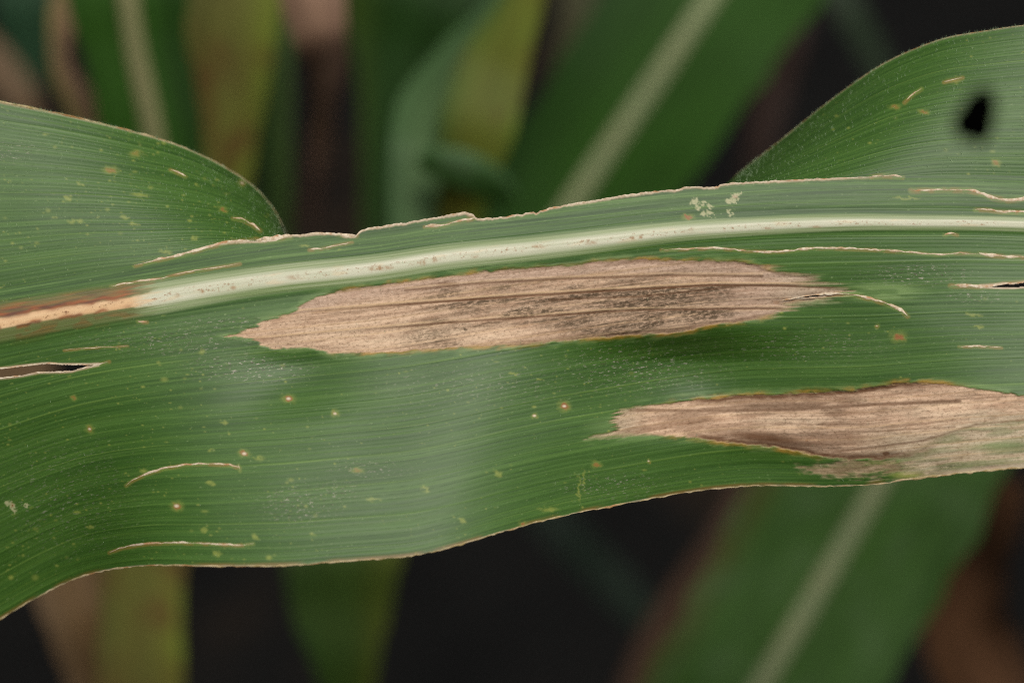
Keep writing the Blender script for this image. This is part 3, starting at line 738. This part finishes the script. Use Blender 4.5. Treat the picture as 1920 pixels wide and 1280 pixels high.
ribbon('margin', np.stack([xa, topm(xa)], 1), 1.2, MARGIN, .3, .2, 4, 'thin upper margin at right', 2.5, zf=zU1)

for i, (p, w) in enumerate(SCARS):
    ribbon('tear_scar', p, [a * .66 for a in w], DRY, .14, .8, 10 + i)

# ------------------------------------------------------------------ short hairs on the blade
def build_hairs():
    r = np.random.default_rng(3); n = 3300
    x = np.concatenate([r.uniform(-30, 545, 1900), r.uniform(1380, 1950, 1200), r.uniform(-30, 1950, 200)])
    hi = topm(x); lo = _T(x)
    y = np.concatenate([(hi + (lo - hi) * r.random(n) ** 1.3)[:3100], (lo + (bottom(x) - lo) * r.random(n))[3100:]])
    edge = r.random(n) < .2
    y = np.where(edge & (np.arange(n) < 3100), hi + 1, y)
    ok = (y > 0) & ~((hi > lo) & (np.arange(n) < 3100)); x, y = x[ok], y[ok]
    z = z_at(x, y)
    n = len(x)
    Ln = r.uniform(4, 9, n); an = r.normal(math.radians(80), .5, n)
    dx, dy = np.cos(an) * Ln, -np.sin(an) * Ln
    w = .3
    a = unproj(x - w, y, z * S); b = unproj(x + w, y, z * S); c = unproj(x + dx * .6, y + dy * .6, (z + 2.5) * S); d = unproj(x + dx, y + dy, (z + 2.5) * S)
    V = np.stack([a, b, c, d], 1).reshape(-1, 3)
    i = np.arange(n)[:, None] * 4
    F = np.concatenate([i + [0, 1, 2], i + [1, 3, 2]])
    N = NT("leaf_hair"); N.bsdf.inputs['Base Color'].default_value = (.30, .38, .24, 1); N.bsdf.inputs['Roughness'].default_value = .6
    tr = N.n.new('ShaderNodeBsdfTranslucent'); tr.inputs[0].default_value = (.30, .38, .24, 1)
    ad = N.n.new('ShaderNodeAddShader'); N.l.new(N.bsdf.outputs[0], ad.inputs[0]); N.l.new(tr.outputs[0], ad.inputs[1]); N.l.new(ad.outputs[0], N.out.inputs[0])
    o = part('leaf_hairs', leaf, V, F, N.m); o['kind'] = 'stuff'
build_hairs()

# ------------------------------------------------------------------ leaves standing behind
GB = 'maize leaves standing out of focus behind'
def back_leaf(name, label, pts, cols, rib=0, keel=.12, tilt=0.0, seed=0, ribcol=(0.30, 0.34, 0.20), ruffle=.06, group=GB, blotch=((.1, .05, .02), 0.0), cat='leaf', stripes=.3, mid=0.0, edge=-.1):
    """pts: (px, py, depth behind in mm, half width in px) along the leaf"""
    p = np.array(pts, float)
    seg = np.hypot(*np.diff(p[:, :2], axis=0).T); L = np.concatenate([[0], np.cumsum(seg)])
    n = max(24, int(L[-1] / 9)); q = np.linspace(0, L[-1], n)
    cx, cy, cz, hw = (curve(np.stack([L, p[:, k]], 1))(q) for k in range(4))
    cz = -cz * 1.5e-3
    tx = np.gradient(cx); ty = np.gradient(cy); l = np.hypot(tx, ty); nx, ny = -ty / l, tx / l
    sgn = np.where(nx < 0, -1, 1)[0]; nx, ny = nx * sgn, ny * sgn      # +u points right in the picture
    U = np.linspace(-1, 1, 25)
    def row(u, lift=0.0):
        rf = ruffle * np.sin(q / 70 + seed + (u > 0) * 1.7) * abs(u) ** 2
        wob = 1 + .05 * (vnoise(q / 45, 0 * q + (u > 0) * 7, seed + 5) - .5) * 2 * abs(u)
        z = cz - (keel * abs(u) ** 1.5 + tilt * u + rf) * hw * S + lift
        k = (D0 - cz) / D0
        return unproj(cx + nx * hw * u * wob, cy + ny * hw * u * wob, z)
    V = np.stack([row(u) for u in U])
    base = V[len(U) // 2, int(np.argmax(cy))]
    o = thing(name, label, cat, base, group)
    mm = S * 1e3
    co = np.stack([np.broadcast_to(q * mm, (25, n)), U[:, None] * hw * mm + seed * 31, np.broadcast_to(U[:, None], (25, n))], -1)
    mat = bg_material(name + "_tissue", *cols, *blotch, stripes=stripes, edge=edge)
    part('blade', o, V.reshape(-1, 3), grid_faces(25, n), mat, attrs={'leafco': ('FLOAT_VECTOR', co.reshape(-1, 3))})
    if rib:
        R = []
        for a, h in ((-1, .0000), (-.6, .0009), (0, .0013), (.6, .0009), (1, .0000)):
            u = np.clip(a * rib / hw + mid, -1, 1)
            rf = ruffle * 0
            z = cz - (keel * abs(u) ** 1.5 + tilt * u) * hw * S + h + .0004
            R.append(unproj(cx + nx * hw * u, cy + ny * hw * u, z))
        R = np.stack(R)
        co2 = np.stack([np.broadcast_to(q * mm, (5, n)), np.linspace(-2, 2, 5)[:, None] + 0 * q, np.zeros((5, n))], -1)
        part('midrib', o, R.reshape(-1, 3), grid_faces(5, n), bg_material(name + "_midrib", ribcol, ribcol, ribcol, (.2, .15, .08), .25),
             attrs={'leafco': ('FLOAT_VECTOR', co2.reshape(-1, 3))})
    return o

G = (0.016, 0.056, 0.0025); GD = (0.009, 0.033, 0.0025); YG = (0.115, 0.150, 0.012); OL = (0.070, 0.070, 0.010); BR = (0.075, 0.042, 0.018); TAN = (0.17, 0.105, 0.055)
back_leaf('maize_leaf', 'upright green leaf with broad pale midrib at top left', [(225, -160, 150, 120), (238, -20, 150, 115), (252, 80, 152, 100), (285, 240, 155, 92), (312, 420, 160, 80), (330, 600, 165, 60)],
          (G, G, GD), rib=20, seed=1, ribcol=(0.17, 0.17, 0.075), tilt=-.1)
back_leaf('maize_leaf', 'yellowing leaf with brown blotches, bright yellow-green along its right edge', [(440, -160, 185, 100), (425, 0, 185, 98), (412, 140, 186, 95), (385, 300, 188, 88), (335, 600, 195, 80), (292, 900, 200, 72), (268, 1100, 200, 76), (262, 1240, 200, 80), (258, 1420, 200, 84)],
          ((0.060, 0.062, 0.011), (0.080, 0.080, 0.012), (0.115, 0.150, 0.012)), seed=2, blotch=((0.075, 0.036, 0.008), .75), keel=.1)
back_leaf('maize_leaf', 'narrow dark green leaf edge showing right of the yellowing leaf', [(520, -160, 225, 36), (512, 0, 225, 36), (514, 200, 225, 34), (512, 340, 225, 36), (500, 520, 225, 40)],
          ((0.012, 0.030, 0.002), (0.015, 0.038, 0.002), (0.028, 0.058, 0.004)), seed=3)
back_leaf('withered_leaf', 'tan withered leaf curl left of the upright green leaf', [(150, -60, 185, 22), (118, 20, 180, 26), (112, 110, 176, 20), (150, 190, 176, 30), (215, 290, 178, 42), (260, 400, 185, 40)],
          ((0.16, 0.15, 0.03), TAN, TAN), seed=4, blotch=(BR, .4), group='withered leaves behind', ruffle=.25)
back_leaf('withered_leaf', 'brown withered leaf hanging at bottom left under the big leaf', [(30, 600, 215, 70), (40, 760, 212, 66), (62, 900, 210, 62), (110, 1020, 205, 74), (150, 1140, 205, 74), (195, 1260, 210, 74), (235, 1420, 215, 74)],
          ((0.10, 0.065, 0.035), (0.10, 0.06, 0.025), (0.05, 0.026, 0.006)), seed=5, blotch=(BR, .5), group='withered leaves behind')
back_leaf('withered_leaf', 'pinkish brown withered leaf beside dark green leaf at top', [(575, -140, 150, 60), (585, -20, 150, 62), (600, 60, 152, 52), (612, 130, 160, 36), (605, 210, 175, 26), (590, 330, 300, 18), (580, 420, 320, 12)],
          ((0.10, 0.06, 0.035), (0.24, 0.145, 0.095), (0.16, 0.095, 0.065)), seed=6, blotch=((0.06, 0.03, 0.014), .5), group='withered leaves behind', ruffle=.3)
back_leaf('maize_leaf', 'broad dark green leaf narrowing downward at top centre', [(790, -150, 255, 160), (765, -20, 255, 132), (735, 90, 258, 78), (716, 190, 260, 42), (706, 300, 262, 28), (704, 480, 265, 26)],
          ((0.030, 0.055, 0.004), GD, GD), seed=7)
back_leaf('maize_leaf', 'greyish green folded leaf leaning right at top centre', [(775, 520, 160, 44), (775, 400, 160, 44), (782, 300, 160, 52), (806, 215, 165, 64), (856, 135, 175, 56), (925, 50, 190, 46), (1000, -60, 205, 40)],
          ((0.036, 0.080, 0.026), (0.052, 0.096, 0.034), (0.024, 0.056, 0.012)), seed=8, keel=.1, ruffle=.05, tilt=.1)
back_leaf('maize_leaf', 'yellow-green leaf with brown spot beside the folded leaf', [(845, 480, 175, 40), (864, 390, 170, 46), (882, 300, 160, 58), (898, 220, 158, 70), (925, 130, 160, 64), (962, 45, 168, 46), (1005, -60, 180, 28)],
          ((0.040, 0.075, 0.010), (0.085, 0.100, 0.012), (0.105, 0.150, 0.016)), seed=9, blotch=((0.07, 0.035, 0.008), .45))
back_leaf('maize_leaf', 'small dark curled leaf tip below the yellow-green leaf', [(785, 300, 150, 14), (825, 306, 148, 30), (875, 322, 148, 36), (925, 345, 150, 32), (965, 372, 154, 12)],
          ((0.010, 0.030, 0.003), (0.012, 0.036, 0.004), (0.060, 0.125, 0.045)), seed=10, keel=.4)
back_leaf('maize_leaf', 'wide green leaf with pale midrib slanting up behind the torn edge', [(1440, -170, 230, 176), (1330, 0, 230, 172), (1205, 185, 232, 168), (1080, 370, 236, 160), (930, 600, 240, 150)],
          (GD, G, (0.022, 0.066, 0.006)), rib=18, seed=11, ribcol=(0.20, 0.235, 0.115), keel=.16, tilt=.1)
back_leaf('maize_leaf', 'wide green leaf with pale midrib and brown margins at bottom right', [(1800, 640, 190, 190), (1640, 920, 195, 205), (1530, 1110, 198, 205), (1430, 1280, 200, 198), (1330, 1450, 205, 190)],
          ((0.046, 0.044, 0.010), (0.026, 0.066, 0.009), (0.028, 0.066, 0.012)), rib=19, seed=12, ribcol=(0.15, 0.18, 0.09), edge=-.62, keel=.12, blotch=((0.046, 0.086, 0.028), .6))
back_leaf('withered_leaf', 'reddish brown withered leaf in the bottom right corner', [(1905, 900, 240, 26), (1880, 960, 245, 40), (1830, 1060, 260, 60), (1810, 1160, 270, 80), (1850, 1280, 280, 90), (1900, 1400, 285, 90)],
          ((0.06, 0.028, 0.012), (0.085, 0.040, 0.018), (0.04, 0.02, 0.010)), seed=13, blotch=((0.03, 0.015, 0.008), .7), group='withered leaves behind', ruffle=.3)
back_leaf('withered_leaf', 'reddish brown dry leaf strip along the left edge of the bottom right leaf', [(1400, 900, 300, 16), (1340, 1010, 300, 20), (1272, 1120, 300, 30), (1215, 1230, 300, 36), (1165, 1380, 300, 40)],
          ((0.020, 0.011, 0.006), (0.050, 0.025, 0.013), (0.050, 0.028, 0.014)), seed=21, blotch=((0.03, 0.015, 0.008), .6), group='withered leaves behind', ruffle=.3)
back_leaf('withered_leaf', 'dim brown dead leaf hanging behind at top right between green leaves', [(1500, -120, 300, 26), (1488, 40, 300, 34), (1452, 160, 305, 40), (1420, 290, 310, 30), (1400, 400, 315, 16)],
          ((0.014, 0.008, 0.006), (0.030, 0.018, 0.014), (0.018, 0.012, 0.010)), seed=22, group='withered leaves behind', ruffle=.3)
back_leaf('maize_leaf', 'green and olive leaf tapering down below the lower margin', [(640, 900, 205, 115), (640, 1040, 205, 112), (640, 1140, 208, 92), (648, 1230, 210, 64), (655, 1330, 215, 40), (660, 1420, 220, 24)],
          ((0.010, 0.028, 0.003), (0.020, 0.042, 0.004), (0.058, 0.070, 0.007)), seed=14, blotch=((0.03, 0.05, 0.006), .5), ruffle=.2)
back_leaf('maize_leaf', 'faint bluish leaf below the lower margin, deep shade in its colour', [(960, 880, 430, 30), (1050, 990, 430, 38), (1130, 1070, 435, 40), (1215, 1160, 440, 30), (1280, 1230, 450, 8)],
          ((0.006, 0.011, 0.007), (0.010, 0.018, 0.011), (0.006, 0.011, 0.007)), seed=15)  # deep shade is put straight into these blade colours
back_leaf('maize_leaf', 'dark bluish green leaf in the top left corner', [(40, -150, 380, 70), (45, -10, 380, 66), (52, 90, 385, 50), (62, 170, 390, 26)],
          ((0.010, 0.034, 0.014), (0.018, 0.05, 0.022), (0.008, 0.024, 0.010)), seed=16)
back_leaf('withered_leaf', 'dim tan withered leaf at the left edge above the big leaf', [(-70, 60, 300, 34), (-10, 120, 300, 38), (35, 180, 300, 34), (70, 260, 305, 26)],
          (BR, (0.12, 0.08, 0.045), BR), seed=17, group='withered leaves behind')
back_leaf('withered_leaf', 'dim reddish brown dry scrap between the two slanting leaves', [(985, 225, 340, 12), (1010, 245, 340, 34), (1040, 262, 342, 40), (1070, 290, 345, 16)],
          (BR, (0.085, 0.045, 0.026), BR), seed=18, group='withered leaves behind')
back_leaf('withered_leaf', 'dim olive brown leaf strip hanging at the top edge', [(1090, -140, 370, 38), (1080, 0, 370, 36), (1068, 120, 372, 32), (1050, 260, 378, 22)],
          ((0.035, 0.028, 0.012), (0.045, 0.045, 0.018), (0.030, 0.040, 0.012)), seed=19, group='withered leaves behind')
back_leaf('maize_leaf', 'faint thin leaf at top right, shade in its colour', [(1530, -120, 420, 26), (1585, 0, 420, 26), (1640, 110, 425, 22), (1690, 220, 430, 12)],
          ((0.014, 0.026, 0.012), (0.022, 0.036, 0.018), (0.014, 0.026, 0.012)), seed=20)  # low blade colours carry the shade

# ------------------------------------------------------------------ small black fly hovering in front of the leaf
def build_fly():
    zf = 0.12
    c = unproj(1832, 216, zf)
    fly = thing('fly', 'small black blurred fly in front of the upper right part of the leaf', 'fly', c)
    N = NT("black_fly"); N.bsdf.inputs['Roughness'].default_value = .6
    g = N.n.new("ShaderNodeNewGeometry")
    N._in(N.bsdf.inputs['Base Color'], N.mix(N.noise(g.outputs['Position'], 3000, 2), (0.0004, 0.0004, 0.0004), (0.001, 0.001, 0.001)))
    N.bsdf.inputs['Specular IOR Level'].default_value = 0.0
    ax = np.array([.36, .93, 0]); ax /= np.linalg.norm(ax); side = np.array([ax[1], -ax[0], 0])
    def lathe(prof, off=(0, 0, 0), flat=1.0):
        V = []
        for a, r in prof:
            for k in range(14):
                th = 2 * math.pi * k / 14
                V.append(c + np.array(off) + ax * a * .82 + side * r * 1.12 * math.cos(th) + np.array([0, 0, 1]) * r * flat * math.sin(th))
        nn = len(prof); F = []
        for i in range(nn - 1):
            for k in range(14):
                F.append((i * 14 + k, i * 14 + (k + 1) % 14, (i + 1) * 14 + (k + 1) % 14, (i + 1) * 14 + k))
        return np.array(V), np.array(F)
    m = 1.5e-3
    part('body', fly, *lathe([(-2.5*m, .05*m), (-2.3*m, .8*m), (-1.8*m, 1.3*m), (-1.0*m, 1.45*m), (-.2*m, 1.3*m), (.1*m, 1.2*m), (.5*m, 1.2*m), (1.1*m, 1.15*m), (1.6*m, .95*m), (1.8*m, .8*m),
                              (2.0*m, .65*m), (2.3*m, .75*m), (2.6*m, .5*m), (2.75*m, .05*m)]), N.m)
    for sg in (-1, 1):
        pts = [(1.0, .2), (.3, .7), (-1.2, 1.2), (-2.3, 1.0), (-2.5, .6), (-1.0, .1)]
        V = np.array([c + ax * a * m + side * sg * b * m + np.array([0, 0, h * m]) for h in (1.5, 1.56) for a, b in pts])
        F = [[0, 1, 2, 5], [2, 3, 4, 5], [6, 11, 8, 7], [8, 11, 10, 9]]
        part('wing', fly, V, np.array(F), N.m)
build_fly()

for o in scene.objects:
    if '_b' in o: del o['_b']
